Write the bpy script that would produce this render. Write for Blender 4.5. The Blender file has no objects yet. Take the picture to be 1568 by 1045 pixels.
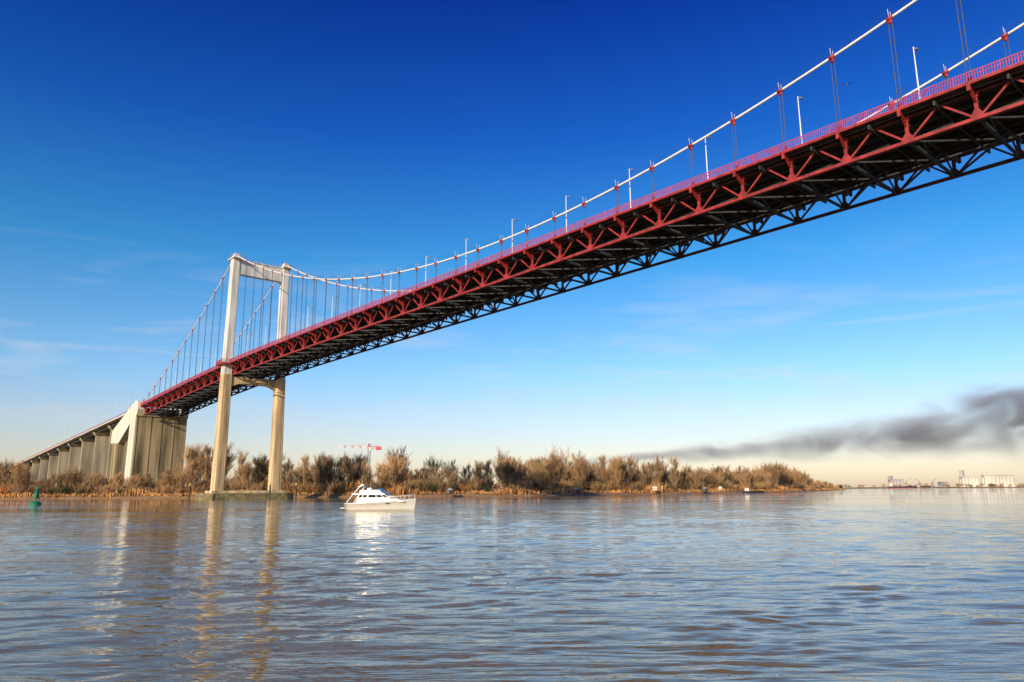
import bpy, math, random
import numpy as np
from mathutils import Vector, Matrix
random.seed(7); rng=np.random.RandomState(7)
sc=bpy.context.scene
R=math.radians
# ------------------------------------------------------------------ materials
def mat(name,col,rough=.6,var=.25,scale=1.0,bump=0.0,stretch=(1,1,1),col2=None,metal=0.0,spec=.4,detail=5):
    m=bpy.data.materials.new(name); m.use_nodes=True
    nt=m.node_tree; b=nt.nodes['Principled BSDF']
    b.inputs['Roughness'].default_value=rough; b.inputs['Metallic'].default_value=metal
    b.inputs['Specular IOR Level'].default_value=spec
    g=nt.nodes.new('ShaderNodeNewGeometry'); mp=nt.nodes.new('ShaderNodeMapping')
    mp.inputs['Scale'].default_value=stretch
    nt.links.new(g.outputs['Position'],mp.inputs['Vector'])
    n=nt.nodes.new('ShaderNodeTexNoise'); n.inputs['Scale'].default_value=scale; n.inputs['Detail'].default_value=detail
    nt.links.new(mp.outputs[0],n.inputs['Vector'])
    r=nt.nodes.new('ShaderNodeValToRGB')
    c2=col2 if col2 else tuple(c*(1-var) for c in col)
    r.color_ramp.elements[0].position=.35; r.color_ramp.elements[1].position=.65
    r.color_ramp.elements[0].color=(*c2,1); r.color_ramp.elements[1].color=(*[min(1,c*(1+var*.5)) for c in col],1)
    nt.links.new(n.outputs['Fac'],r.inputs['Fac']); nt.links.new(r.outputs[0],b.inputs['Base Color'])
    if bump:
        bp=nt.nodes.new('ShaderNodeBump'); bp.inputs['Strength'].default_value=bump; bp.inputs['Distance'].default_value=.1
        nt.links.new(n.outputs['Fac'],bp.inputs['Height']); nt.links.new(bp.outputs[0],b.inputs['Normal'])
    return m
M_red=mat('red_paint',(.33,.03,.028),.5,.4,.8)
M_redshade=mat('shaded_red_paint',(.075,.02,.022),.7,.5,.8)  # truss red darkened to paint in shade on far truss and top chords
M_pink=mat('railing_paint',(.52,.065,.12),.5,.2,.8)
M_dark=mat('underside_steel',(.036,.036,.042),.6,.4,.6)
M_grey=mat('grey_steel',(.32,.33,.36),.5,.3,.6)
M_white=mat('white_cable',(.80,.76,.75),.5,.1,1)
M_hang=mat('hanger_steel',(.07,.085,.14),.5,.2,1)
M_conc=mat('tower_concrete',(.72,.69,.63),.85,.28,.5,.2,(1,1,.12))
M_concb=mat('leg_concrete',(.64,.47,.27),.9,.5,.45,.2,(1,1,.1))
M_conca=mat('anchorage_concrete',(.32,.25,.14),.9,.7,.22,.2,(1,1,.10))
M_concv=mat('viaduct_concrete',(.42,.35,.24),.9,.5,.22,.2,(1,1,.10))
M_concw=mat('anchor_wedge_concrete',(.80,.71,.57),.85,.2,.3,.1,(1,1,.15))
M_moss=mat('mossy_concrete',(.24,.20,.10),.95,.5,.5,.3)
M_asph=mat('asphalt',(.05,.05,.052),.9,.2,2)
M_gel=mat('white_gelcoat',(.82,.79,.73),.25,.05,1)
M_glass=mat('dark_glass',(.02,.025,.03),.08,.1,1,spec=.7)
M_green=mat('buoy_green',(.02,.22,.12),.5,.3,2)
M_cr=mat('crane_red',(.6,.05,.04),.5,.1,1)
M_cw=mat('crane_white',(.75,.73,.7),.5,.1,1)
M_bark=mat('bark',(.34,.23,.14),.9,.4,.15,detail=2)
M_twig=mat('twigs',(.50,.31,.15),.9,.5,.04,detail=3)
M_twig2=mat('twigs_dark',(.17,.125,.065),.9,.5,.05,detail=3)
M_reed=mat('reeds',(.52,.235,.07),.9,.55,.06,detail=3,col2=(.22,.12,.04))
M_ever=mat('evergreen_leaves',(.045,.06,.02),.8,.5,.3)
M_ground=mat('bank_ground',(.26,.15,.06),.95,.5,.12,.3,col2=(.12,.09,.035))
M_mud=mat('mud',(.36,.22,.11),.7,.3,.5,.3)
M_silo=mat('silo_paint',(.72,.68,.62),.8,.12,.02)
M_hull=mat('ship_hull',(.05,.05,.07),.6,.2,.1)
M_wood=mat('timber',(.10,.07,.05),.9,.3,1)
M_yel=mat('yellow_paint',(.7,.45,.05),.6,.1,1)
# ------------------------------------------------------------------ mesh builder
class MB:
    def __init__(s,mats): s.v=[];s.f=[];s.m=[];s.mats=mats
    def quadbox(s,c,mi):
        b=len(s.v); s.v+= [tuple(p) for p in c]
        for q in ((0,3,2,1),(4,5,6,7),(0,1,5,4),(1,2,6,5),(2,3,7,6),(3,0,4,7)):
            s.f.append(tuple(b+i for i in q)); s.m.append(mi)
    def beam(s,p,q,w,h,mi=0,up=(0,0,1),w2=None,h2=None):
        p=Vector(p);q=Vector(q);d=(q-p).normalized();u=Vector(up)
        if abs(d.dot(u))>.98: u=Vector((.755,.656,0))
        sd=d.cross(u).normalized(); u=sd.cross(d).normalized()
        w2=w if w2 is None else w2; h2=h if h2 is None else h2
        c=[p-sd*w/2-u*h/2,p+sd*w/2-u*h/2,p+sd*w/2+u*h/2,p-sd*w/2+u*h/2,
           q-sd*w2/2-u*h2/2,q+sd*w2/2-u*h2/2,q+sd*w2/2+u*h2/2,q-sd*w2/2+u*h2/2]
        s.quadbox(c,mi)
    def tube(s,p,q,r,mi=0,n=8,r2=None,caps=True):
        p=Vector(p);q=Vector(q);d=(q-p).normalized();u=Vector((0,0,1))
        if abs(d.z)>.98:u=Vector((1,0,0))
        a=d.cross(u).normalized();c=a.cross(d); r2=r if r2 is None else r2
        b=len(s.v)
        for pt,rr in((p,r),(q,r2)):
            for i in range(n):
                t=2*math.pi*i/n; s.v.append(tuple(pt+a*math.cos(t)*rr+c*math.sin(t)*rr))
        for i in range(n):
            j=(i+1)%n; s.f.append((b+i,b+j,b+n+j,b+n+i)); s.m.append(mi)
        if caps:
            s.f.append(tuple(b+i for i in range(n))[::-1]); s.m.append(mi)
            s.f.append(tuple(b+n+i for i in range(n))); s.m.append(mi)
    def path(s,pts,r,mi=0,n=8):
        for i in range(len(pts)-1): s.tube(pts[i],pts[i+1],r,mi,n,caps=False)
    def prism(s,a,b_,mi=0):
        k=len(a); b=len(s.v); s.v+=[tuple(x) for x in a]+[tuple(x) for x in b_]
        s.f.append(tuple(range(b,b+k))[::-1]); s.m.append(mi)
        s.f.append(tuple(range(b+k,b+2*k))); s.m.append(mi)
        for i in range(k):
            j=(i+1)%k; s.f.append((b+i,b+j,b+k+j,b+k+i)); s.m.append(mi)
    def tri(s,a,b,c,mi=0):
        k=len(s.v); s.v+=[tuple(a),tuple(b),tuple(c)]; s.f.append((k,k+1,k+2)); s.m.append(mi)
    def quad(s,a,b,c,d,mi=0):
        k=len(s.v); s.v+=[tuple(a),tuple(b),tuple(c),tuple(d)]; s.f.append((k,k+1,k+2,k+3)); s.m.append(mi)
    def mesh(s,name,smooth=False):
        me=bpy.data.meshes.new(name); me.from_pydata(s.v,[],s.f)
        for m in s.mats: me.materials.append(m)
        me.polygons.foreach_set('material_index',s.m)
        if smooth: me.polygons.foreach_set('use_smooth',[True]*len(s.f))
        me.update(); return me
    def obj(s,name,parent=None,smooth=False):
        o=bpy.data.objects.new(name,s.mesh(name,smooth)); sc.collection.objects.link(o)
        if parent: o.parent=parent
        return o
def empty(name,loc=(0,0,0)):
    e=bpy.data.objects.new(name,None); e.location=loc; sc.collection.objects.link(e); return e
# ------------------------------------------------------------------ bridge frame
SA,CA=math.sin(R(41)),math.cos(R(41))
LIFT=3.1
def P(t,n,z): return Vector((-123+SA*t+CA*n,310-CA*t+SA*n,z+(LIFT if z>5 else 0)))
_ts=np.arange(-1000,600,2.0)
_z=np.interp(_ts,[-1000,-686,-331,-163,-130,-65,0,60,120,200,290,600],[9.5,23.6,39.6,46.9,48.6,52.5,55.4,56.4,56.9,57.3,57.6,57.6])
_k=np.ones(25)/25; _z2=np.convolve(np.pad(_z,12,'edge'),_k,'valid')
def D(t): return float(np.interp(t,_ts,_z2))-1.6
bridge=empty('suspension_bridge')
T0=183.0; ZT=102.9; ZL=ZT-2.1
TE=2*T0+1; TS=-130; PN=9.38
nodes=[4.69+PN*i for i in range(-14,40)]
nodes=[t for t in nodes if TS+1<t<TE+2]
NN,NF=2.4,21.8
# deck
deck=MB([M_asph,M_dark,M_red,M_conc])
seg=[TS+ (TE+12-TS)*i/104 for i in range(105)]
for a,b in zip(seg[:-1],seg[1:]):
    za,zb=D(a),D(b)
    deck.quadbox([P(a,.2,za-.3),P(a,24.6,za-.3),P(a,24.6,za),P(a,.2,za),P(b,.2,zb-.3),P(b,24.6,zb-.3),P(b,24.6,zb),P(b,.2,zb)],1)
    deck.quad(P(a,3,za+.01),P(a,21.8,za+.01),P(b,21.8,zb+.01),P(b,3,zb+.01),0)
    for n in(0,24.8): deck.beam(P(a,n,za-.1),P(b,n,zb-.1),.3,.42,2)
    for n in(3.0,21.8): deck.beam(P(a,n,za+.3),P(b,n,zb+.3),.3,.55,3)
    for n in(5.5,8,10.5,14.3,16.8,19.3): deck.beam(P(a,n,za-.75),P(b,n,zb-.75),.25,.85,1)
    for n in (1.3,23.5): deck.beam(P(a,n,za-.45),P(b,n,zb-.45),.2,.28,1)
deck.obj('deck',bridge)
# trusses
tr=MB([M_red,M_dark,M_grey,M_redshade])
def tz(t): return D(t)-.65
def bz(t): return D(t)-4.6
allt=sorted(nodes+[t+PN/2 for t in nodes])
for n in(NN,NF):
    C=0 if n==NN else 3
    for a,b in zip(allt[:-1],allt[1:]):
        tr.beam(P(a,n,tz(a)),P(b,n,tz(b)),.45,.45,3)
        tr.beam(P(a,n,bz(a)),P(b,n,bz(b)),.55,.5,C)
    for i,t in enumerate(nodes):
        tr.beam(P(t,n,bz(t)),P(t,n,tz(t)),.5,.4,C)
        for sg in(-1,1):
            tm=t+sg*PN/2
            if tm<TS or tm>TE+6: continue
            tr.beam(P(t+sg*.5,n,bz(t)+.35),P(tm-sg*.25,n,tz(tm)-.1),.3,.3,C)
        o=-1 if n==NN else 1
        g=[(-1.0,-.25),(1.0,-.25),(.75,.6),(.32,1.3),(-.32,1.3),(-.75,.6)]
        A=[P(t+x,n-.31,bz(t)+z) for x,z in g]; B=[P(t+x,n+.31,bz(t)+z) for x,z in g]
        tr.prism(A,B,C)
        g=[(-.7,.15),(.7,.15),(.35,-.7),(-.35,-.7)]
        A=[P(t+x,n-.29,tz(t)+z) for x,z in g]; B=[P(t+x,n+.29,tz(t)+z) for x,z in g]
        tr.prism(A,B,C)
        e=0.1 if n==NN else 24.7; i0=n+o*.2
        A=[P(t-.14,i0,D(t)-.4),P(t-.14,e,D(t)-.4),P(t-.14,e,D(t)-.85),P(t-.14,i0,D(t)-2.3)]
        B=[P(t+.14,i0,D(t)-.4),P(t+.14,e,D(t)-.4),P(t+.14,e,D(t)-.85),P(t+.14,i0,D(t)-2.3)]
        tr.prism(A,B,C)
        e2=e+(-.2 if n==NN else .2)
        tr.beam(P(t,e2,D(t)-1.25),P(t,e2,D(t)+.1),.5,.32,C)
for i,t in enumerate(nodes):
    b=bz(t)
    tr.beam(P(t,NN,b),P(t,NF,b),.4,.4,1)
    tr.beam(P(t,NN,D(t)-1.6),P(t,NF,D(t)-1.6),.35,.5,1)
    mid=(NN+NF)/2
    k=4; w=(NF-NN)/k
    for j in range(k):
        n0=NN+w*j; n1=n0+w
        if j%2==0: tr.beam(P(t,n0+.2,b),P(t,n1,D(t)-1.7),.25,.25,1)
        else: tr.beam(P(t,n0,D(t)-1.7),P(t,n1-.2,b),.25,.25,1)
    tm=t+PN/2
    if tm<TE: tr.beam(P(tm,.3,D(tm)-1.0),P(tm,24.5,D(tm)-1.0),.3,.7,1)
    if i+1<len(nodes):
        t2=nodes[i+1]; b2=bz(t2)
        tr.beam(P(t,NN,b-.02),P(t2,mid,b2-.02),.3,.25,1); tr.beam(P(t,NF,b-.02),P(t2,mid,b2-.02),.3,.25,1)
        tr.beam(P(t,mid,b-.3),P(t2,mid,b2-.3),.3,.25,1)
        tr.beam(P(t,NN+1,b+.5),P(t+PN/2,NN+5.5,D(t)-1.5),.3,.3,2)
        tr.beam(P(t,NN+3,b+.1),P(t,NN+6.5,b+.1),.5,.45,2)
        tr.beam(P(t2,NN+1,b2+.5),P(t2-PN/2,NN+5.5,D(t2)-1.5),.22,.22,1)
tr.obj('stiffening_truss',bridge)
# railing
rl=MB([M_pink,M_red])
def rail(path_tn):
    for (t0,n0),(t1,n1) in zip(path_tn[:-1],path_tn[1:]):
        L=math.hypot(t1-t0,n1-n0); k=max(1,int(L/.34))
        for z,h in((1.55,.12),(.18,.10),(.95,.06)):
            rl.beam(P(t0,n0,D(t0)+z),P(t1,n1,D(t1)+z),.10,h,0)
        for j in range(k):
            u=j/k; t=t0+(t1-t0)*u; n=n0+(n1-n0)*u; z=D(t)
            if j%6==0: rl.beam(P(t,n,z),P(t,n,z+1.6),.12,.12,0)
            else: rl.beam(P(t,n,z+.18),P(t,n,z+1.5),.075,.06,0)
for side in(0,1):
    f=(lambda n:n) if side==0 else (lambda n:24.8-n)
    pth=[]
    ts=[TS+8*i for i in range(0,int((TE+12-TS)/8)+1)]
    for t in ts:
        if -4<t<4: continue
        if pth and pth[-1][0]<0<t:
            for tt,nn in((-3.6,0),(-3.6,-3.0),(3.6,-3.0),(3.6,0)): pth.append((tt,f(nn)))
        pth.append((t,f(0)))
    rail(pth)
    q=[P(-3.7,f(-3.1),D(0)-.5),P(3.7,f(-3.1),D(0)-.5),P(3.7,f(0),D(0)-.5),P(-3.7,f(0),D(0)-.5)]
    rl.prism(q,[p+Vector((0,0,.6)) for p in q],1)
rl.obj('railings',bridge)
# cables
def CZ(t): return 60.5+(ZT-60.5)*((t-T0)/T0)**2
def CZs(t):
    u=-t/131.0; return ZT+(49.2-ZT)*u-4*4.2*u*(1-u)
cb=MB([M_white,M_red,M_hang])
for n in(.8,24.0):
    pts=[P(t,n,CZ(t)) for t in np.linspace(0,TE,110)]
    cb.path(pts,.22,0,8)
    pts2=[P(t,n,CZs(t)) for t in np.linspace(-131,0,50)]
    cb.path(pts2,.22,0,8)
    for dn in(-.45,.45):
        for arr in(pts[::2],pts2[::2]):
            cb.path([p+Vector((CA*dn,SA*dn,1.1)) for p in arr],.02,2,4)
    for t in nodes:
        z=CZ(t) if t>=0 else CZs(t); d=D(t)
        if abs(t)<5 or abs(t-2*T0)<5: continue
        dz=((CZ(t+.5)-CZ(t-.5)) if t>0 else (CZs(t+.5)-CZs(t-.5)))
        cb.tube(P(t-.5,n,z-.5*dz),P(t+.5,n,z+.5*dz),.34,1,8)
        cb.prism([P(t-.35,n-.1,z-.2),P(t+.35,n-.1,z-.2),P(t+.3,n-.1,z-.95),P(t-.3,n-.1,z-.95)],
                 [P(t-.35,n+.1,z-.2),P(t+.35,n+.1,z-.2),P(t+.3,n+.1,z-.95),P(t-.3,n+.1,z-.95)],1)
        for dn in(-.5,.5): cb.beam(P(t,n+dn*.6,z),P(t,n+dn,z+1.4),.06,.06,0)
        if z-1.1>d-.4:
            for dt in(-.28,.28): cb.tube(P(t+dt,n,z-.8),P(t+dt,n,d-.5),.07,2,6,caps=False)
            cb.beam(P(t,n,d-.4),P(t,n,d+1.1),.5,.3,1)
cb.obj('cables_and_hangers',bridge,True)
# towers
def tower(name,T):
    tw=MB([M_conc,M_concb,M_grey])
    d0=D(T)-4.5
    legs=[(0.0,.9),(24.8,23.9)]
    for nb,nt_ in legs:
        def nn(z): return nb+(nt_-nb)*z/98
        def sect(z,a,b,c=.35):
            n=nn(z); return [P(T+x,n+y,z) for x,y in((-a+c,-b),(a-c,-b),(a,-b+c),(a,b-c),(a-c,b),(-a+c,b),(-a,b-c),(-a,-b+c))]
        tw.prism(sect(1.8,2.3,2.2),sect(d0,2.05,1.95),1)
        tw.prism(sect(d0,1.95,1.9),sect(D(T)+.5,1.9,1.85),0)
        tw.prism(sect(D(T)+.5,1.85,1.85),sect(ZL,1.6,1.7),0)
        for sx in(-1,1):
            a=[P(T+sx*2.25+x,nn(3)+y,1.9) for x,y in((-.12,-.9),(.12,-.9),(.12,.9),(-.12,.9))]
            b=[P(T+sx*2.02+x,nn(d0)+y,d0) for x,y in((-.12,-.8),(.12,-.8),(.12,.8),(-.12,.8))]
            tw.prism(a,b,1)
        for z in range(9,int(d0),6):
            k=1-(z-2)/(d0-2)*.11
            c=sect(z,2.32*k,2.22*k); tw.prism(c,[p+Vector((0,0,.12)) for p in c],1)
        n=nt_
        q=[P(T+x,n+y,ZL) for x,y in((-3.6,-2.2),(3.6,-2.2),(3.6,2.2),(-3.6,2.2))]
        tw.prism(q,[p+Vector((0,0,.5)) for p in q],0)
        a=[P(T+x,n+y,ZL+.5) for x,y in((-2.6,-1.1),(2.6,-1.1),(2.6,1.1),(-2.6,1.1))]
        b=[P(T+x,n+y,ZL+2.7) for x,y in((-1.2,-.9),(1.2,-.9),(1.2,.9),(-1.2,.9))]
        tw.prism(a,b,0)
        c=[(-3.5,-2.1),(3.5,-2.1),(3.5,2.1),(-3.5,2.1)]
        for i in range(4):
            (x0,y0),(x1,y1)=c[i],c[(i+1)%4]
            for z in(1.1,1.7): tw.beam(P(T+x0,n+y0,ZL+z),P(T+x1,n+y1,ZL+z),.07,.07,2)
            for j in range(5):
                x=x0+(x1-x0)*j/5;y=y0+(y1-y0)*j/5; tw.beam(P(T+x,n+y,ZL+.5),P(T+x,n+y,ZL+1.7),.08,.08,2)
        tw.tube(P(T-1,n,ZL+2.7),P(T-1,n,ZL+4.7),.06,2,5)
    zt=ZL-.3; zb=ZL-6.6
    pr=[(1.9,zb-1.0),(3.2,zb),(21.6,zb),(22.9,zb-1.0),(22.9,zt),(1.9,zt)]
    tw.prism([P(T-1.3,n,z) for n,z in pr],[P(T+1.3,n,z) for n,z in pr],0)
    q=[(1.9,zt),(22.9,zt),(22.9,zt+.35),(1.9,zt+.35)]
    tw.prism([P(T-1.6,n,z) for n,z in q],[P(T+1.6,n,z) for n,z in q],0)
    tw.beam(P(T,8,zt+2.3),P(T,8,zt+.3),.1,.1,2)
    for x in(-1.5,1.5): tw.beam(P(T+x,3,zt+1.3),P(T+x,22,zt+1.3),.07,.07,2)
    db=D(T)-5.2
    pr=[(1.8,db-4.6),(5.5,db-2.9),(12.4,db-2.5),(19.3,db-2.9),(23,db-4.6),(23,db),(1.8,db)]
    tw.prism([P(T-1.5,n,z) for n,z in pr],[P(T+1.5,n,z) for n,z in pr],1)
    for n in(NN,NF):
        tw.beam(P(T-.8,n,db+.3),P(T+.8,n,db+.3),.8,.65,2)
    K=16; top=[];bot=[]
    for i in range(K*2):
        a=math.pi*i/K; x=math.cos(a); y=math.sin(a)
        nn_=12.4+ (14 if y>=0 else -14)+ 6.5*y
        top.append(P(T+7*x,nn_,2.4)); bot.append(P(T+7.4*x,12.4+(14 if y>=0 else -14)+6.9*y,-3))
    isl=MB([M_moss,M_concb])
    isl.prism(bot,top,0)
    q=[P(T+x,n,2.4) for x,n in((-4,-3.5),(4,-3.5),(4,28.3),(-4,28.3))]
    isl.prism(q,[p+Vector((0,0,1.1)) for p in q],1)
    tw.obj(name,bridge); isl.obj(name+'_pier_island',bridge)
tower('tower',0); tower('tower_far_side',2*T0)
# anchorage
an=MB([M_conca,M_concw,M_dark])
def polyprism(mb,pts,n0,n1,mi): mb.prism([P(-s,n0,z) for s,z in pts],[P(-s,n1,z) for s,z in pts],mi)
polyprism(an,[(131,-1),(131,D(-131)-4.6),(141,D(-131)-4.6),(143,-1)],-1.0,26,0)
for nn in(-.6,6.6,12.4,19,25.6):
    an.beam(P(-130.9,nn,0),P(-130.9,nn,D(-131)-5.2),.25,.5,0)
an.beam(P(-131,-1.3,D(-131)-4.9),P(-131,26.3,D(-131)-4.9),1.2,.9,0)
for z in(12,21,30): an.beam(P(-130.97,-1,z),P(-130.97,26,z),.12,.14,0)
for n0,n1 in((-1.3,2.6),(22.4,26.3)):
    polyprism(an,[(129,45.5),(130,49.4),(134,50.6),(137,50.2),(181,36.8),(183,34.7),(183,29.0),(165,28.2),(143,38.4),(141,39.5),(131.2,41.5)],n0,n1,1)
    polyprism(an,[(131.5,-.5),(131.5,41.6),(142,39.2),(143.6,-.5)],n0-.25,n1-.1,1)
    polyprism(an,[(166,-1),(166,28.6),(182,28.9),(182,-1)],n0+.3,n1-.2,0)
an.obj('anchorage',bridge)
# approach viaduct
vi=MB([M_concv,M_concw,M_dark,M_pink,M_asph])
ss=list(range(134,1000,12))
for a,b in zip(ss[:-1],ss[1:]):
    za,zb=D(-a),D(-b)
    vi.quadbox([P(-a,0,za-.5),P(-a,24.8,za-.5),P(-a,24.8,za),P(-a,0,za),P(-b,0,zb-.5),P(-b,24.8,zb-.5),P(-b,24.8,zb),P(-b,0,zb)],1)
    vi.quad(P(-a,1,za+.01),P(-a,23.8,za+.01),P(-b,23.8,zb+.01),P(-b,1,zb+.01),4)
    for n in(3.5,9.4,15.4,21.3): vi.beam(P(-a,n,za-1.5),P(-b,n,zb-1.5),.8,2.0,2)
    vi.beam(P(-a,12.4,za-2.4),P(-b,12.4,zb-2.4),17,.3,2)
    for n in(0,24.8):
        vi.beam(P(-a,n,za+1.1),P(-b,n,zb+1.1),.1,.1,3)
        vi.beam(P(-a,n,za+.6),P(-b,n,zb+.6),.1,.08,3)
        for j in range(6):
            s=a+(b-a)*j/6; vi.beam(P(-s,n,D(-s)),P(-s,n,D(-s)+1.1),.12,.12,3)
for s in list(np.arange(201,960,40))+[158]:
    z=D(-s)
    if z<9: continue
    if s!=158:
        vi.prism([P(-s-1.3,2.0,-1),P(-s+1.3,2.0,-1),P(-s+1.3,22.8,-1),P(-s-1.3,22.8,-1)],
             [P(-s-1.1,2.0,z-3.6),P(-s+1.1,2.0,z-3.6),P(-s+1.1,22.8,z-3.6),P(-s-1.1,22.8,z-3.6)],0)
    vi.prism([P(-s-1.5,1.6,z-4.6),P(-s+1.5,1.6,z-4.6),P(-s+1.5,23.2,z-4.6),P(-s-1.5,23.2,z-4.6)],
             [P(-s-3.5,.2,z-2.5),P(-s+3.5,.2,z-2.5),P(-s+3.5,24.6,z-2.5),P(-s-3.5,24.6,z-2.5)],0)
vi.obj('approach_viaduct',bridge)
# street lamps
lm=MB([M_white,M_grey])
lm.tube((0,0,0),(0,0,10.2),.13,0,8,r2=.07)
lm.tube((0,0,0),(0,0,.5),.22,0,8)
lm.beam((0,0,10.15),(CA*1.5,SA*1.5,10.35),.09,.09,0)
lm.beam((CA*.9,SA*.9,10.33),(CA*1.9,SA*1.9,10.42),.34,.16,1)
lme=lm.mesh('street_lamp')
for i in range(-21,5):
    t=279+18.76*i
    if t<TS+5: continue
    for n,rot in((2.3,0),(22.5,math.pi)):
        o=bpy.data.objects.new('street_lamp',lme); o.location=P(t+ (0 if rot==0 else 9.38),n,D(t)); o.rotation_euler=(0,0,rot); sc.collection.objects.link(o)
for i in range(1,22):
    s=130+30*i
    for n,rot in((1.2,0),(23.6,math.pi)):
        o=bpy.data.objects.new('street_lamp',lme); o.location=P(-s,n,D(-s)); o.rotation_euler=(0,0,rot); sc.collection.objects.link(o)
# ------------------------------------------------------------------ water
H0=3.1
def build_water():
    az=np.concatenate([np.linspace(-48,48,540),np.linspace(48,312,42)[1:-1]])*math.pi/180
    NR=1250
    rr=2.5*np.power(10000.0,np.linspace(0,1,NR))
    A,Rr=np.meshgrid(az,rr)
    X=Rr*np.sin(A); Y=Rr*np.cos(A); Z=np.zeros_like(X)
    dr=Rr*(math.log(10000)/NR)
    def modf(l0,l1,amp,n=8):
        m=np.ones_like(X)
        for i in range(n):
            th=rng.uniform(0,6.28);k=2*math.pi/rng.uniform(l0,l1)
            m+=amp*np.sin(k*(X*math.cos(th)+Y*math.sin(th)*1.6)+rng.uniform(0,6.28))
        return m
    modS=np.clip(modf(4,30,.24,10),.15,2.0); modL=np.clip(modf(15,70,.16),.4,1.7)
    N=100
    for i in range(N):
        lam=.28*math.pow(16,rng.rand()); k=2*math.pi/lam
        th=R(97)+rng.normal(0,.42)
        a=.088*math.sqrt(2/N)/k*(1.0 if lam<1.3 else (.75 if lam<2.4 else .45))
        ph=k*(X*math.cos(th)+Y*math.sin(th)+.35*lam*np.sin(X*.9/lam+i)+.2*lam*np.sin(X*.37/lam+2*i))+rng.uniform(0,6.28)
        fade=np.clip((lam/dr-2.2)/2.5,0,1)
        Z+=a*fade*(modS if lam<1.5 else modL)*(np.sin(ph)+.3*np.cos(2*ph+1.0))
    nr,na=X.shape
    V=np.stack([X.ravel(),Y.ravel(),Z.ravel()],1)
    V=np.vstack([V,[[0,0,0]]])
    i=np.arange(nr-1)[:,None]*na; j=np.arange(na)[None,:]; j2=(j+1)%na
    F=np.stack([(i+j),(i+na+j),(i+na+j2),(i+j2)],-1).reshape(-1,4)
    me=bpy.data.meshes.new('river_water')
    nf=len(F); ntri=na
    tri=np.stack([np.full(na,nr*na),np.arange(na),(np.arange(na)+1)%na],1)
    me.vertices.add(len(V)); me.vertices.foreach_set('co',V.ravel().astype(np.float32))
    me.loops.add(nf*4+ntri*3); me.loops.foreach_set('vertex_index',np.concatenate([F.ravel(),tri.ravel()]).astype(np.int32))
    me.polygons.add(nf+ntri)
    me.polygons.foreach_set('loop_start',np.concatenate([np.arange(nf)*4,nf*4+np.arange(ntri)*3]).astype(np.int32))
    me.update(calc_edges=True); me.validate()
    me.polygons.foreach_set('use_smooth',[True]*len(me.polygons))
    m=bpy.data.materials.new('water'); m.use_nodes=True; nt=m.node_tree; b=nt.nodes['Principled BSDF']
    b.inputs['Base Color'].default_value=(.20,.145,.055,1); b.inputs['Roughness'].default_value=.03
    b.inputs['IOR'].default_value=1.36; b.inputs['Specular Tint'].default_value=(1,.93,.68,1)
    g=nt.nodes.new('ShaderNodeNewGeometry'); mp=nt.nodes.new('ShaderNodeMapping'); mp.inputs['Rotation'].default_value=(0,0,R(-7)); mp.inputs['Scale'].default_value=(.25,1.2,1)
    nt.links.new(g.outputs['Position'],mp.inputs['Vector'])
    def noise(s,d,dist=0):
        n=nt.nodes.new('ShaderNodeTexNoise'); n.inputs['Scale'].default_value=s; n.inputs['Detail'].default_value=d; n.inputs['Distortion'].default_value=dist
        nt.links.new(mp.outputs[0],n.inputs['Vector']); return n
    n=noise(3.0,3,.4); n2=noise(.6,4,.3); n3=noise(.035,3,.5)
    ms=nt.nodes.new('ShaderNodeMapRange'); ms.inputs[1].default_value=.38; ms.inputs[2].default_value=.62; ms.inputs[3].default_value=.25; ms.inputs[4].default_value=1.0
    nt.links.new(n3.outputs['Fac'],ms.inputs[0])
    b1=nt.nodes.new('ShaderNodeBump'); b1.inputs['Distance'].default_value=.035
    b2=nt.nodes.new('ShaderNodeBump'); b2.inputs['Distance'].default_value=.16
    nt.links.new(ms.outputs[0],b1.inputs['Strength']); nt.links.new(ms.outputs[0],b2.inputs['Strength'])
    nt.links.new(n.outputs['Fac'],b1.inputs['Height']); nt.links.new(n2.outputs['Fac'],b2.inputs['Height'])
    nt.links.new(b1.outputs[0],b2.inputs['Normal']); nt.links.new(b2.outputs[0],b.inputs['Normal'])
    me.materials.append(m)
    o=bpy.data.objects.new('river_water',me); sc.collection.objects.link(o)
build_water()
# ------------------------------------------------------------------ river bank
shore=[(-2600,900),(-1500,700),(-800,540),(-450,440),(-330,400),(-275,382),(-215,373),(-160,366),(-110,361),(-60,357),(-10,365),(42,389),(95,432),(140,484),(190,555),(250,650),(320,780),(400,930),(490,1100),(520,1165)]
inl=Vector((-.45,.893,0)).normalized()
def resample(p,step):
    out=[]
    for (x0,y0),(x1,y1) in zip(p[:-1],p[1:]):
        L=math.hypot(x1-x0,y1-y0); k=max(1,int(L/step))
        for i in range(k): out.append((x0+(x1-x0)*i/k,y0+(y1-y0)*i/k))
    out.append(p[-1]); return out
sh=resample(shore,7)
sh=[(x+rng.normal(0,.8),y+rng.normal(0,1.2)) for x,y in sh]
offs=[(-3,-1.2),(0,.05),(4,1.0),(7.5,1.6),(14,2.1),(40,2.6),(120,3),(600,3),(6000,3)]
gb=MB([M_ground,M_mud])
nc=len(offs)
for x,y in sh:
    for d,z in offs:
        jz=rng.normal(0,.15) if 0<d<200 else 0
        gb.v.append((x+inl.x*d,y+inl.y*d,z+jz))
for i in range(len(sh)-1):
    for j in range(nc-1):
        a=i*nc+j; gb.f.append((a,a+nc,a+nc+1,a+1)); gb.m.append(1 if j<2 else 0)
gb.obj('river_bank_ground',None,True)
def rv():
    v=Vector((rng.normal(),rng.normal(),rng.normal())); return v.normalized()
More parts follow.
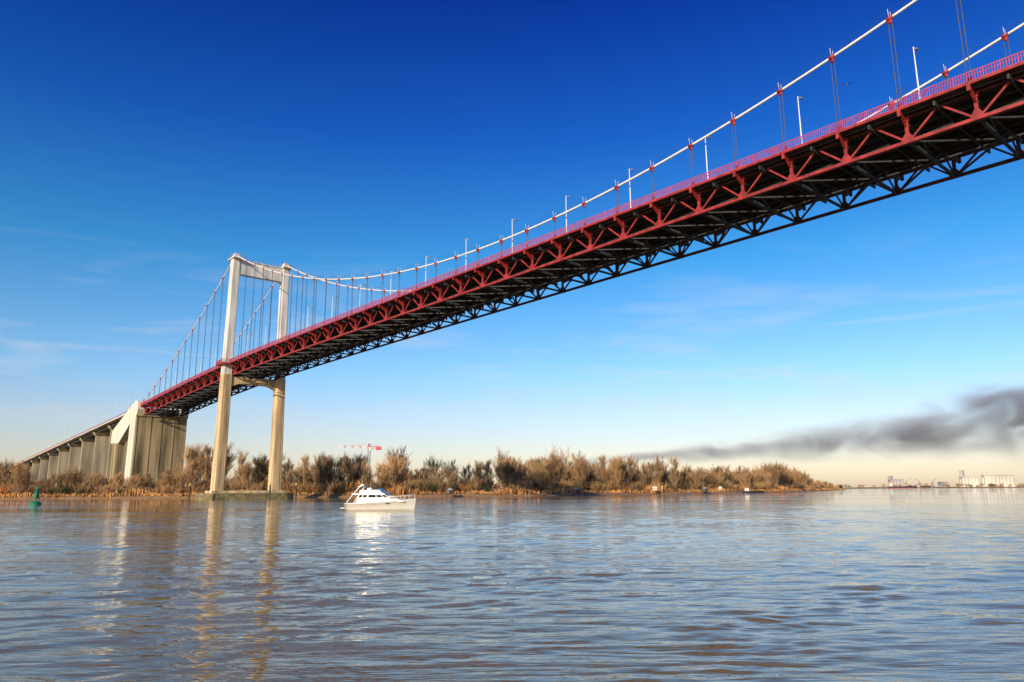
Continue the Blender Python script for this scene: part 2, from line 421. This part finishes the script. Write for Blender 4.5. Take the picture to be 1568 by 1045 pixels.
def tree_mesh(name,H,spread,seed,twigs=1000,mats=None,dense=False,tw=1.25):
    global rng; save=rng; rng=np.random.RandomState(seed)
    mb=MB(mats or [M_bark,M_twig])
    r0=H*.013
    if not dense:
        top=Vector((rng.normal(0,.5),rng.normal(0,.5),H*.85))
        mb.tube((0,0,-.5),top*.5,r0,0,5,r2=r0*.6,caps=False); mb.tube(top*.5,top,r0*.6,0,4,r2=r0*.15,caps=False)
    ends=[]
    nl=rng.randint(15,22)
    for i in range(nl):
        h=H*(.08+.6*i/nl) if not dense else .2
        a=rng.uniform(0,6.28); L=H*rng.uniform(.24,.38)*spread*(1.2-.45*i/nl)
        up=rng.uniform(1.0,2.5)
        d=Vector((math.cos(a),math.sin(a),up)).normalized()
        if dense: d=Vector((math.cos(a),math.sin(a),rng.uniform(.6,2.2))).normalized(); L=H*rng.uniform(.5,.8)
        b=Vector((0,0,h)) if not dense else Vector((rng.normal(0,1.2),rng.normal(0,1.2),0)); e=b+d*L
        mb.tube(b,e,r0*.4,0,3,r2=r0*.12,caps=False)
        for j in range(6):
            u=rng.uniform(.25,1); bb=b+d*L*u; dd=(d+rv()*.6+Vector((0,0,.4))).normalized(); LL=L*rng.uniform(.35,.7)
            ee=bb+dd*LL; mb.tube(bb,ee,r0*.14,0,3,r2=r0*.05,caps=False); ends.append((bb,ee))
    for i in range(twigs):
        bb,ee=ends[rng.randint(len(ends))]; u=rng.uniform(.1,1.05); p=bb+(ee-bb)*u
        d=((ee-bb).normalized()+rv()*.6+Vector((0,0,.65))).normalized(); L=rng.uniform(.8,2.1)*(H/14)
        s=d.cross(rv()).normalized()*rng.uniform(.02,.05)*tw
        q=p+d*L
        mb.quad(p-s,p+s,q+s*.4,q-s*.4,1)
        for k in range(2):
            b2=p+d*L*rng.uniform(.2,.8); d2=(d+rv()*.6).normalized(); s2=d2.cross(rv()).normalized()*.028*tw
            q2=b2+d2*L*.6; mb.tri(b2-s2,b2+s2,q2,1)
    me=mb.mesh(name); rng=save; return me
tv=[tree_mesh('bare_tree_%d'%i,rng.uniform(13,17),rng.uniform(.9,1.3),100+i) for i in range(7)]
tv+=[tree_mesh('bare_tree_slim_%d'%i,rng.uniform(15,19),.55,200+i,700) for i in range(3)]
td=[tree_mesh('bare_tree_dark_%d'%i,13,1.1,300+i,900,[M_bark,M_twig2]) for i in range(2)]
shv=[tree_mesh('thicket_%d'%i,6.5,1.3,400+i,850,[M_bark,M_twig],True,1.6) for i in range(3)]
shv+=[tree_mesh('thicket_dark_%d'%i,6,1.3,420+i,850,[M_bark,M_twig2],True,1.6) for i in range(1)]
shv+=[tree_mesh('thicket_orange_%d'%i,5.5,1.3,440+i,850,[M_bark,M_reed],True,1.6) for i in range(1)]
def leafy(name,H,W,seed,n=1500):
    r=np.random.RandomState(seed); mb=MB([M_bark,M_ever]); mb.tube((0,0,-.3),(0,0,H*.8),.2,0,5,r2=.05)
    cl=[(r.normal(0,W*.3),r.normal(0,W*.3),H*r.uniform(.25,.85),W*r.uniform(.18,.32)) for _ in range(14)]
    for i in range(n):
        c=cl[r.randint(len(cl))]; d=Vector((r.normal(),r.normal(),r.normal())).normalized()*c[3]*r.uniform(.6,1.1)
        p=Vector(c[:3])+d; a=Vector((r.normal(),r.normal(),r.normal())).normalized(); b=a.cross(d).normalized()
        mb.quad(p-a*.18,p+b*.14,p+a*.18,p-b*.14,1)
    return mb.mesh(name)
ev=[leafy('evergreen_%d'%i,6+i,4.5,50+i) for i in range(2)]
trees=empty('riverbank_trees')
shF=resample(shore[2:],2.0)
def place(me,x,y,z,s):
    o=bpy.data.objects.new('tree',me); o.location=(x,y,z); o.rotation_euler=(0,0,rng.uniform(0,6.28)); o.scale=(s,s,s*rng.uniform(.9,1.1)); o.parent=trees; sc.collection.objects.link(o)
for idx,(x,y) in enumerate(shF):
    far=math.hypot(x,y)
    tipf=1.0 if x<280 else max(.25,1-(x-280)/270)
    dens=1.0 if far<700 else .75
    if x<-500: dens=.5
    big=float(np.interp(x,[-60,0,60,150],[1.3,1.12,1.02,.98]))*(1+.13*math.sin(x*.031)+.11*math.sin(x*.083+1)+.1*math.sin(x*.21))
    nearb=.58 if -250<x<-160 else 1.0
    for row in range(3):
        if rng.rand()<.36*dens:
            d=rng.uniform(9,20)+row*14
            px,py=x+inl.x*d+rng.normal(0,2),y+inl.y*d
            s=rng.uniform(.72,1.1)*tipf*big*nearb
            dark=(-125<x<-85) and rng.rand()<.6
            me=td[rng.randint(2)] if dark or rng.rand()<.08 else tv[rng.randint(len(tv))]
            place(me,px,py,1.8,s)
    for k in range(3):
        if rng.rand()<.48*dens:
            d=rng.uniform(6,14)+k*9; place(shv[rng.randint(len(shv))],x+inl.x*d,y+inl.y*d,1.2,rng.uniform(.65,1.15)*(1+.22*k)*max(tipf,.4)*(.85 if nearb<1 else 1))
    if rng.rand()<.018: place(ev[rng.randint(2)],x+inl.x*8,y+inl.y*8,1.5,rng.uniform(.5,1))
for x,y,s in((-226,376,.95),(-218,375,.8),(-234,378,.7),(-196,372,.6),(-12,368,.9),(-38,364,.8)): place(ev[rng.randint(2)],x+inl.x*4,y+inl.y*4,1.3,s)
rd=MB([M_reed,M_twig])
shR=resample(shore[2:],.5)
for x,y in shR:
    h0=1.2+1.5*max(0,math.sin(x*.09)+math.sin(x*.23+1)*.6)+rng.rand()*.6
    if x>330: h0*=.7
    for k in range(4):
        d=rng.uniform(3,10); px,py=x+inl.x*d+rng.normal(0,.4),y+inl.y*d
        h=h0*rng.uniform(.5,1.2); w=rng.uniform(.1,.28); a=rng.uniform(0,3.14)
        sx,sy=math.cos(a)*w,math.sin(a)*w; z=.18*d
        rd.quad((px-sx,py-sy,z),(px+sx,py+sy,z),(px+sx*.3+rng.normal(0,.25),py+sy*.3,z+h),(px-sx*.5+rng.normal(0,.25),py-sy*.5,z+h*.9),0 if rng.rand()<.8 else 1)
rd.obj('riverbank_reeds')
# ------------------------------------------------------------------ far shore + port
fs=MB([M_ground,M_mud])
pts=[(-200,3100),(300,2950),(900,2780),(1300,2650),(1900,2600),(3000,2600),(6000,2900)]
pr=resample(pts,60)
for x,y in pr:
    for d,z in((-10,-1),(0,.3),(20,3.0),(400,4),(5000,4)): fs.v.append((x,y+d,z+(rng.normal(0,.3) if d>0 else 0)))
for i in range(len(pr)-1):
    for j in range(4): a=i*5+j; fs.f.append((a,a+5,a+6,a+1)); fs.m.append(0)
fs.obj('far_shore_ground')
ft=empty('distant_trees')
for x,y in resample(pts[:6],11):
    if rng.rand()<.7:
        o=bpy.data.objects.new('tree',shv[rng.randint(len(shv))]); o.location=(x,y+rng.uniform(20,60),3); o.scale=[rng.uniform(1.2,2.4)]*3; o.rotation_euler=(0,0,rng.uniform(0,6)); o.parent=ft; sc.collection.objects.link(o)
def fx(px,Y): return (px-784)/1120*Y*.985
def silo(name,x,Y,w,h,n,tower_h=0):
    mb=MB([M_silo,M_dark,M_grey])
    mb.beam((0,-w*.02,h*.0),(0,-w*.02,h*.12),w*1.02,30,0)
    r=w/n/2
    for i in range(n):
        cx=-w/2+r+2*r*i
        mb.tube((cx,-8,0),(cx,-8,h*.85),r*.97,0,14); mb.tube((cx,8,0),(cx,8,h*.85),r*.97,0,14)
    mb.beam((-w/2,0,h*.92),(w/2,0,h*.92),18,h*.14,0)
    for i in range(n*2): mb.beam((-w/2+w*(i+.3)/(n*2),-9.1,h*.93),(-w/2+w*(i+.7)/(n*2),-9.1,h*.93),.3,h*.04,1)
    if tower_h:
        mb.beam((-w*.38,0,h*.9),(-w*.38,0,tower_h),12,14,0)
    o=mb.obj(name); o.location=(x,Y,3); return o
silo('grain_silo',fx(1524,2680),2680,105,43,8)
silo('grain_silo',fx(1480,2700),2700,60,38,5,60)
silo('grain_silo',fx(1368,2760),2760,48,30,4,42)
silo('grain_silo',fx(1440,2790),2790,30,20,3)
wh=MB([M_silo,M_dark])
wh.prism([(-30,-12,0),(30,-12,0),(30,-12,9),(0,-12,14),(-30,-12,9)],[(-30,12,0),(30,12,0),(30,12,9),(0,12,14),(-30,12,9)],0)
wh.beam((-20,-12.1,3),(20,-12.1,3),.3,5,1)
o=wh.obj('warehouse'); o.location=(fx(1410,2750),2750,3)
hc=MB([M_grey,M_cr])
for x in(-6,6):
    for y in(-5,5): hc.beam((x,y,0),(x*.5,y*.5,16),1.0,1.0,0)
hc.beam((-5,0,16),(5,0,16),7,3,1); hc.beam((0,0,17),(-1,0,30),2,2,0); hc.beam((-2,0,22),(24,0,42),1.1,1.1,0); hc.beam((0,0,30),(24,0,42),.4,.4,0); hc.beam((-8,0,21),(2,0,21),3,3,0)
hm=hc.mesh('harbour_crane')
for px in(1384,1404,1424):
    o=bpy.data.objects.new('harbour_crane',hm); o.location=(fx(px,2650),2650,2); o.rotation_euler=(0,0,rng.uniform(-.6,3)); o.scale=(.8,.8,.8); sc.collection.objects.link(o)
sp=MB([M_hull,M_cr,M_silo])
prof=[(-45,5),(-30,7),(30,7),(42,4),(50,.3)]
for (x0,w0),(x1,w1) in zip(prof[:-1],prof[1:]):
    sp.prism([(x0,-w0*.8,-1),(x1,-w1*.8,-1),(x1,w1*.8,-1),(x0,w0*.8,-1)],[(x0,-w0*.9,1.5),(x1,-w1*.9,1.5),(x1,w1*.9,1.5),(x0,w0*.9,1.5)],1)
    sp.prism([(x0,-w0*.9,1.5),(x1,-w1*.9,1.5),(x1,w1*.9,1.5),(x0,w0*.9,1.5)],[(x0,-w0,7),(x1,-w1,7.6),(x1,w1,7.6),(x0,w0,7)],0)
sp.beam((-38,0,7),(-38,0,16),11,9,2); sp.beam((-38,0,16),(-38,0,18.5),8,6,2); sp.beam((-41,0,18),(-41,0,22),2.5,2.5,1); sp.beam((-5,0,7),(-5,0,20),.8,.8,2)
o=sp.obj('cargo_ship'); o.location=(fx(1378,2560),2560,0)
py=MB([M_grey])
for x in(-3,3):
    for y in(-3,3): py.beam((x,y,0),(x*.12,y*.12,42),.35,.35)
for k in range(8):
    z0=k*5;z1=z0+5;w0=3-2.6*z0/42;w1=3-2.6*z1/42
    for y in(-1,1): py.beam((-w0,y*w0,z0),(w1,y*w1,z1),.2,.2);py.beam((w0,y*w0,z0),(-w1,y*w1,z1),.2,.2)
for z,w in((30,7),(35,8),(39,5)): py.beam((-w,0,z),(w,0,z),.3,.4)
o=py.obj('transmission_pylon'); o.location=(fx(976,1100),1100,2); o.scale=(.8,.8,1.12)
cr=MB([M_cw,M_cr,M_grey])
def lattice(p,q,w,mi,n):
    p=Vector(p);q=Vector(q);d=(q-p)
    hor=abs(d.z)<abs(d.x)
    a=Vector((0,w/2,0)); b=Vector((0,0,w/2)) if hor else Vector((w/2,0,0))
    cs=[a+b,a-b,-a-b,-a+b]
    for i in range(n):
        p0=p+d*i/n;p1=p+d*(i+1)/n; m=mi[i%len(mi)] if isinstance(mi,tuple) else mi
        for c in cs: cr.beam(p0+c,p1+c,.22,.22,m)
        for k in range(4): cr.beam(p0+cs[k],p1+cs[(k+1)%4],.14,.14,m)
lattice((0,0,0),(0,0,29.5),1.5,2,14)
lattice((0,0,30.5),(-22,0,31.3),1.2,(1,0,0),12)
lattice((0,0,30.5),(8,0,30.5),1.4,1,4)
cr.beam((5,0,29.6),(8.5,0,29.6),1.6,2.2,1)
cr.beam((-.2,0,29.2),(1.6,0,29.2),1.8,2.0,0)
lattice((0,0,30.8),(0,0,33.0),1.1,1,2)
cr.beam((0,0,33),(-14,0,31.6),.12,.12,1); cr.beam((0,0,33),(7,0,31),.12,.12,1)
o=cr.obj('tower_crane'); o.location=(-103,530,3.2)
# ------------------------------------------------------------------ motor yacht
yt=empty('motor_yacht',(-21.0,120,0)); yt.rotation_euler=(0,0,R(-8)); yt.scale=(1.27,1.27,1.2)
hl=MB([M_gel,M_dark])
secs=[]
for i in range(15):
    u=i/14; x=-4.4+8.8*u+.0
    bw=1.5*(1-max(0,(u-.45)/.55)**2.4)+.03; zd=.95+.55*u**1.5
    xs=x
    row=[(xs-.9*max(0,u-.6),0,-.45+.35*u**3),(xs-.55*max(0,u-.6),bw*.62,-.12+.1*u),(xs-.3*max(0,u-.6),bw*.86,.22+.2*u),(xs,bw,zd-.12),(xs,bw*1.04,zd-.1),(xs,bw*1.02,zd),(xs,bw*.9,zd+.02)]
    secs.append(row+[(a,-b,c) for a,b,c in row[::-1]])
for r in secs: hl.v+=r
k=len(secs[0])
for i in range(14):
    for j in range(k-1): a=i*k+j; hl.f.append((a,a+1,a+k+1,a+k)); hl.m.append(0)
hl.f.append(tuple(range(k))); hl.m.append(0)
hl.tube((3.0,-1.0,1.45),(3.0,1.0,1.45),.03,0)
for sd in(-1,1):
    for u0 in(.25,.42,.6):
        x=-4.4+8.8*u0; bw=1.5*(1-max(0,(u0-.45)/.55)**2.4)
        hl.beam((x,sd*(bw*.97),.72+.3*u0),(x+.55,sd*(bw*.955),.74+.3*u0),.06,.12,1)
hl.obj('hull',yt,True)
cab=MB([M_gel,M_glass,M_white])
def slab(x0,x1,x0t,x1t,w,wt,z0,z1,mi):
    cab.prism([(x0,-w,z0),(x1,-w,z0),(x1,w,z0),(x0,w,z0)],[(x0t,-wt,z1),(x1t,-wt,z1),(x1t,wt,z1),(x0t,wt,z1)],mi)
slab(-1.0,3.2,-1.0,2.2,1.15,.95,1.1,1.55,0)
slab(-3.0,1.7,-2.8,1.35,1.28,1.2,1.0,1.68,0)
slab(-2.75,1.32,-2.6,.5,1.17,1.05,1.68,2.05,1)
for x,xt in((-2.75,-2.6),(-2.2,-2.1),(-1.5,-1.5),(-.3,-.45),(.7,.1)):
    for sd in(-1,1): cab.beam((x,sd*1.19,1.66),(xt,sd*1.07,2.12),.22,.08,0)
for y in(-1.1,-.35,.35,1.1): cab.beam((1.36,y,1.66),(.52,y*.93,2.12),.09,.07,0)
slab(-3.6,.75,-3.5,.6,1.2,1.15,2.05,2.25,0)
slab(-2.6,.3,-2.6,-.05,1.05,1.0,2.25,2.66,0)
slab(-.05,.02,-.45,-.4,.9,.8,2.66,2.92,1)
cab.beam((-1.6,-.4,2.6),(-1.6,.4,2.6),.5,.7,0)
for sd in(-1,1):
    cab.beam((-3.3,sd*1.12,2.25),(-2.6,sd*1.0,3.15),.3,.1,0)
    cab.beam((-4.2,sd*1.3,1.0),(-3.4,sd*1.2,2.15),.14,.08,0)
cab.beam((-2.6,-1.05,3.15),(-2.6,1.05,3.15),.4,.12,0)
cab.tube((-2.6,0,3.2),(-2.6,0,3.42),.28,0,12); cab.tube((-2.7,.4,3.2),(-2.9,.4,4.1),.02,2,5); cab.tube((-2.7,-.5,3.2),(-2.9,-.5,3.8),.02,2,5)
for sd in(-1,1):
    prev=None
    for i in range(9):
        u=.5+.06*i; x=-4.4+8.8*u; bw=1.5*(1-max(0,(u-.45)/.55)**2.4)*.95+.02; zd=.95+.55*u**1.5
        cab.tube((x,sd*bw,zd),(x+.05,sd*bw,zd+.55),.018,2,5)
        if prev: cab.tube(prev,(x+.05,sd*bw,zd+.55),.02,2,5)
        prev=(x+.05,sd*bw,zd+.55)
cab.beam((-4.4,0,.35),(-5.0,0,.33),2.4,.1,0)
cab.obj('superstructure',yt)
by=MB([M_green,M_wood])
by.tube((0,0,-.4),(0,0,.55),1.15,0,16); by.tube((0,0,.55),(0,0,.85),1.0,0,16,r2=.5)
for a in range(4):
    c,s_=math.cos(a*1.57+.5),math.sin(a*1.57+.5)
    by.beam((c*.75,s_*.75,.7),(c*.28,s_*.28,2.9),.12,.12,0)
    c2,s2=math.cos((a+1)*1.57+.5),math.sin((a+1)*1.57+.5)
    by.beam((c*.6,s_*.6,1.4),(c2*.6,s2*.6,1.4),.08,.08,0); by.beam((c*.6,s_*.6,1.4),(c2*.4,s2*.4,2.3),.08,.08,0)
by.tube((0,0,1.5),(0,0,2.7),.42,0,10,r2=.36); by.tube((0,0,2.85),(0,0,2.95),.5,0,12); by.tube((0,0,2.95),(0,0,3.3),.14,1,8)
by.tube((0,0,3.3),(0,0,4.1),.4,0,12,r2=.03)
o=by.obj('channel_buoy'); o.location=(-120,188,0); o.rotation_euler=(R(2),R(3),0); o.scale=(1.2,1.2,1.2)
mp_=MB([M_wood,M_yel]); mp_.tube((0,0,-2),(0,0,5.4),.33,0,10); mp_.tube((0,0,5.4),(0,0,6.3),.36,1,10,r2=.3)
mpm=mp_.mesh('mooring_post')
for px,Y in((289,292),(452,300),(412,285)):
    o=bpy.data.objects.new('mooring_post',mpm); o.location=((px-784)/1120*Y*.9806,Y,0); sc.collection.objects.link(o)
def navsign(X,Y,w,h):
    mb=MB([M_cw,M_wood])
    for x in(-w*.35,w*.35): mb.beam((x,.1,-1),(x,.1,h+w*.4),.15,.15,1)
    mb.beam((-w/2,0,h),(w/2,0,h),.1,w*.8,0); mb.beam((-w/2,-.06,h),(w/2,-.06,h),.06,w*.1,1)
    o=mb.obj('navigation_sign'); o.location=(X,Y,1)
for px,Y in((1000,420),(1100,486),(1218,785)): navsign((px-784)/1120*Y*.985,Y,2.4,2.4)
hut=MB([M_wood,M_grey])
hut.beam((0,0,2),(0,0,4.2),4,3.2,0); hut.prism([(-2.3,-2,4.2),(2.3,-2,4.2),(0,-2,5.4)],[(-2.3,2,4.2),(2.3,2,4.2),(0,2,5.4)],1)
for x in(-1.8,1.8):
    for y in(-1.4,1.4): hut.beam((x,y,-1.5),(x,y,2.1),.2,.2,0)
hut.beam((-1.2,-1.65,3.2),(-.3,-1.65,3.2),.1,.8,1); hut.beam((0,0,2.2),(0,9,2.2),.8,.15,0); hut.beam((2,-1,4),(4.5,-4,6),.12,.12,0)
hme=hut.mesh('fishing_hut')
for px,Y in((688,355),(880,378),(1076,458)):
    o=bpy.data.objects.new('fishing_hut',hme); o.location=((px-784)/1120*Y*.985,Y,-.2); o.scale=(.8,.8,.8); sc.collection.objects.link(o)
bg=MB([M_hull,M_cw])
L_=[(-9,1.6),(-7,2),(6,2),(10,.2)]
for (x0,w0),(x1,w1) in zip(L_[:-1],L_[1:]):
    bg.prism([(x0,-w0*.8,-.4),(x1,-w1*.8,-.4),(x1,w1*.8,-.4),(x0,w0*.8,-.4)],[(x0,-w0,1.3),(x1,-w1,1.5),(x1,w1,1.5),(x0,w0,1.3)],0)
bg.beam((-6,0,1.3),(-6,0,3.2),2.6,3.4,1); bg.beam((-6,-1.75,2.5),(-5,-1.75,2.5),.1,.6,0)
o=bg.obj('moored_boat'); o.location=(fx(1150,505),505,0); o.rotation_euler=(0,0,R(30))
gl=MB([M_hull,M_cw]); gl.tube((-.28,0,0),(.05,0,0),.03,1,6,r2=.08); gl.tube((.05,0,0),(.3,0,.02),.08,1,6,r2=.02)
for sd in(-1,1):
    gl.quad((-.08,0,.05),(.12,0,.05),(.16,sd*.4,.2),(0,sd*.4,.2),0); gl.quad((0,sd*.4,.2),(.16,sd*.4,.2),(-.02,sd*.8,.1),(-.1,sd*.75,.1),0)
o=gl.obj('seagull'); o.location=(51,101,63); o.rotation_euler=(0,0,1)
# ------------------------------------------------------------------ smoke plume
sm=bpy.data.materials.new('smoke'); sm.use_nodes=True; nt=sm.node_tree
for n in list(nt.nodes):
    if n.type!='OUTPUT_MATERIAL': nt.nodes.remove(n)
out=[n for n in nt.nodes][0]
pv=nt.nodes.new('ShaderNodeVolumePrincipled'); pv.inputs['Color'].default_value=(.64,.64,.70,1)
tc=nt.nodes.new('ShaderNodeTexCoord'); ln=nt.nodes.new('ShaderNodeVectorMath'); ln.operation='LENGTH'; nt.links.new(tc.outputs['Object'],ln.inputs[0])
mr=nt.nodes.new('ShaderNodeMapRange'); mr.inputs[1].default_value=1.0; mr.inputs[2].default_value=.0; mr.inputs[3].default_value=0; mr.inputs[4].default_value=1; mr.interpolation_type='SMOOTHSTEP'
nt.links.new(ln.outputs['Value'],mr.inputs[0])
g=nt.nodes.new('ShaderNodeNewGeometry'); mp=nt.nodes.new('ShaderNodeMapping'); mp.inputs['Scale'].default_value=(.0055,.0055,.012); nt.links.new(g.outputs['Position'],mp.inputs['Vector'])
ns=nt.nodes.new('ShaderNodeTexNoise'); ns.inputs['Scale'].default_value=1; ns.inputs['Detail'].default_value=3; ns.inputs['Distortion'].default_value=.9; nt.links.new(mp.outputs[0],ns.inputs['Vector'])
mr2=nt.nodes.new('ShaderNodeMapRange'); mr2.inputs[1].default_value=.36; mr2.inputs[2].default_value=.68; mr2.inputs[3].default_value=.12; mr2.inputs[4].default_value=1.5; nt.links.new(ns.outputs['Fac'],mr2.inputs[0])
mu=nt.nodes.new('ShaderNodeMath'); mu.operation='MULTIPLY'; nt.links.new(mr.outputs[0],mu.inputs[0]); nt.links.new(mr2.outputs[0],mu.inputs[1])
mu2=nt.nodes.new('ShaderNodeMath'); mu2.operation='MULTIPLY'; mu2.inputs[1].default_value=.013; nt.links.new(mu.outputs[0],mu2.inputs[0])
nt.links.new(mu2.outputs[0],pv.inputs['Density']); nt.links.new(pv.outputs[0],out.inputs['Volume'])
try: sm.cycles.volume_step_rate=3.0
except Exception: pass
plume=empty('smoke_plume')
import bmesh
bm=bmesh.new(); bmesh.ops.create_icosphere(bm,subdivisions=3,radius=1); sme=bpy.data.meshes.new('smoke_puff'); bm.to_mesh(sme); bm.free(); sme.materials.append(sm)
for x,z,rx,rz in((400,100,300,20),(720,122,340,42),(1010,142,330,68),(1260,164,300,90),(1490,190,280,116),(1700,208,270,150),(1600,290,240,62),(1960,250,300,180)):
    o=bpy.data.objects.new('smoke_puff',sme); o.location=(x,2480,z+6); o.scale=(rx,max(rz*1.1,110),rz*1.1); o.rotation_euler=(0,R(-5),0); o.parent=plume; sc.collection.objects.link(o)
# ------------------------------------------------------------------ light, sky
sd=Vector((-.46,-.888,0)).normalized(); EL=R(19)
sv=Vector((sd.x*math.cos(EL),sd.y*math.cos(EL),math.sin(EL)))
L=bpy.data.lights.new('sun','SUN'); L.energy=5.0; L.angle=R(.5); L.color=(1,.82,.56)
lo=bpy.data.objects.new('sun',L); lo.rotation_euler=sv.to_track_quat('Z','Y').to_euler(); sc.collection.objects.link(lo)
w=bpy.data.worlds.new('World'); sc.world=w; w.use_nodes=True; nt=w.node_tree
bgd=nt.nodes['Background']; bgd.inputs['Strength'].default_value=.1
sk=nt.nodes.new('ShaderNodeTexSky'); sk.sky_type='NISHITA'; sk.sun_disc=False; sk.sun_elevation=EL; sk.sun_rotation=math.atan2(sd.x,sd.y); sk.air_density=1.0; sk.dust_density=.6; sk.ozone_density=2.0
tc=nt.nodes.new('ShaderNodeTexCoord'); sx=nt.nodes.new('ShaderNodeSeparateXYZ'); nt.links.new(tc.outputs['Generated'],sx.inputs[0])
rp=nt.nodes.new('ShaderNodeValToRGB'); cr_=rp.color_ramp
K_=.5
stops=[(0,(1.42,1.22,1.24)),(.05,(1.42,1.26,1.36)),(.1,(1.30,1.30,1.52)),(.15,(1.0,1.36,1.70)),(.3,(.30,1.10,1.62)),(.45,(.09,.56,1.52)),(.62,(.025,.19,1.12))]
cr_.elements[0].position=stops[0][0]; cr_.elements[0].color=(*[c*K_ for c in stops[0][1]],1); cr_.elements[1].position=stops[-1][0]; cr_.elements[1].color=(*[c*K_ for c in stops[-1][1]],1)
for p_,c in stops[1:-1]: e=cr_.elements.new(p_); e.color=(*[q*K_ for q in c],1)
nt.links.new(sx.outputs['Z'],rp.inputs['Fac'])
sc2=nt.nodes.new('ShaderNodeVectorMath'); sc2.operation='SCALE'; sc2.inputs['Scale'].default_value=1/K_; nt.links.new(rp.outputs[0],sc2.inputs[0])
mx=nt.nodes.new('ShaderNodeVectorMath'); mx.operation='MULTIPLY'; nt.links.new(sk.outputs[0],mx.inputs[0]); nt.links.new(sc2.outputs[0],mx.inputs[1])
mpc=nt.nodes.new('ShaderNodeMapping'); mpc.inputs['Scale'].default_value=(2.2,2.2,15); mpc.inputs['Location'].default_value=(1.9,.3,0); nt.links.new(tc.outputs['Generated'],mpc.inputs['Vector'])
nc_=nt.nodes.new('ShaderNodeTexNoise'); nc_.inputs['Scale'].default_value=1.8; nc_.inputs['Detail'].default_value=8; nc_.inputs['Roughness'].default_value=.62; nc_.inputs['Distortion'].default_value=.7; nt.links.new(mpc.outputs[0],nc_.inputs['Vector'])
mrc=nt.nodes.new('ShaderNodeMapRange'); mrc.inputs[1].default_value=.50; mrc.inputs[2].default_value=.78; mrc.inputs[3].default_value=0; mrc.inputs[4].default_value=.55; nt.links.new(nc_.outputs['Fac'],mrc.inputs[0])
band=nt.nodes.new('ShaderNodeValToRGB'); bcr=band.color_ramp; bcr.elements[0].position=.04; bcr.elements[0].color=(0,0,0,1); bcr.elements[1].position=.32; bcr.elements[1].color=(0,0,0,1); e=bcr.elements.new(.14); e.color=(1,1,1,1); e=bcr.elements.new(.22); e.color=(.6,.6,.6,1)
nt.links.new(sx.outputs['Z'],band.inputs['Fac'])
mm=nt.nodes.new('ShaderNodeMath'); mm.operation='MULTIPLY'; nt.links.new(mrc.outputs[0],mm.inputs[0]); nt.links.new(band.outputs[0],mm.inputs[1])
mx2=nt.nodes.new('ShaderNodeMix'); mx2.data_type='RGBA'; nt.links.new(mm.outputs[0],mx2.inputs[0]); nt.links.new(mx.outputs[0],mx2.inputs[6]); mx2.inputs[7].default_value=(7.5,7.3,7.2,1)
nt.links.new(mx2.outputs[2],bgd.inputs['Color'])
# ------------------------------------------------------------------ camera
cam=bpy.data.cameras.new('camera'); cam.sensor_width=36; cam.lens=25.71; cam.clip_start=.1; cam.clip_end=60000
co=bpy.data.objects.new('camera',cam)
co.matrix_world=Matrix.Translation((0,0,H0))@Matrix.Rotation(R(90+11.5),4,'X')@Matrix.Rotation(R(-.35),4,'Z')
sc.collection.objects.link(co); sc.camera=co
sc.view_settings.view_transform='Standard'; sc.view_settings.look='None'; sc.view_settings.exposure=0
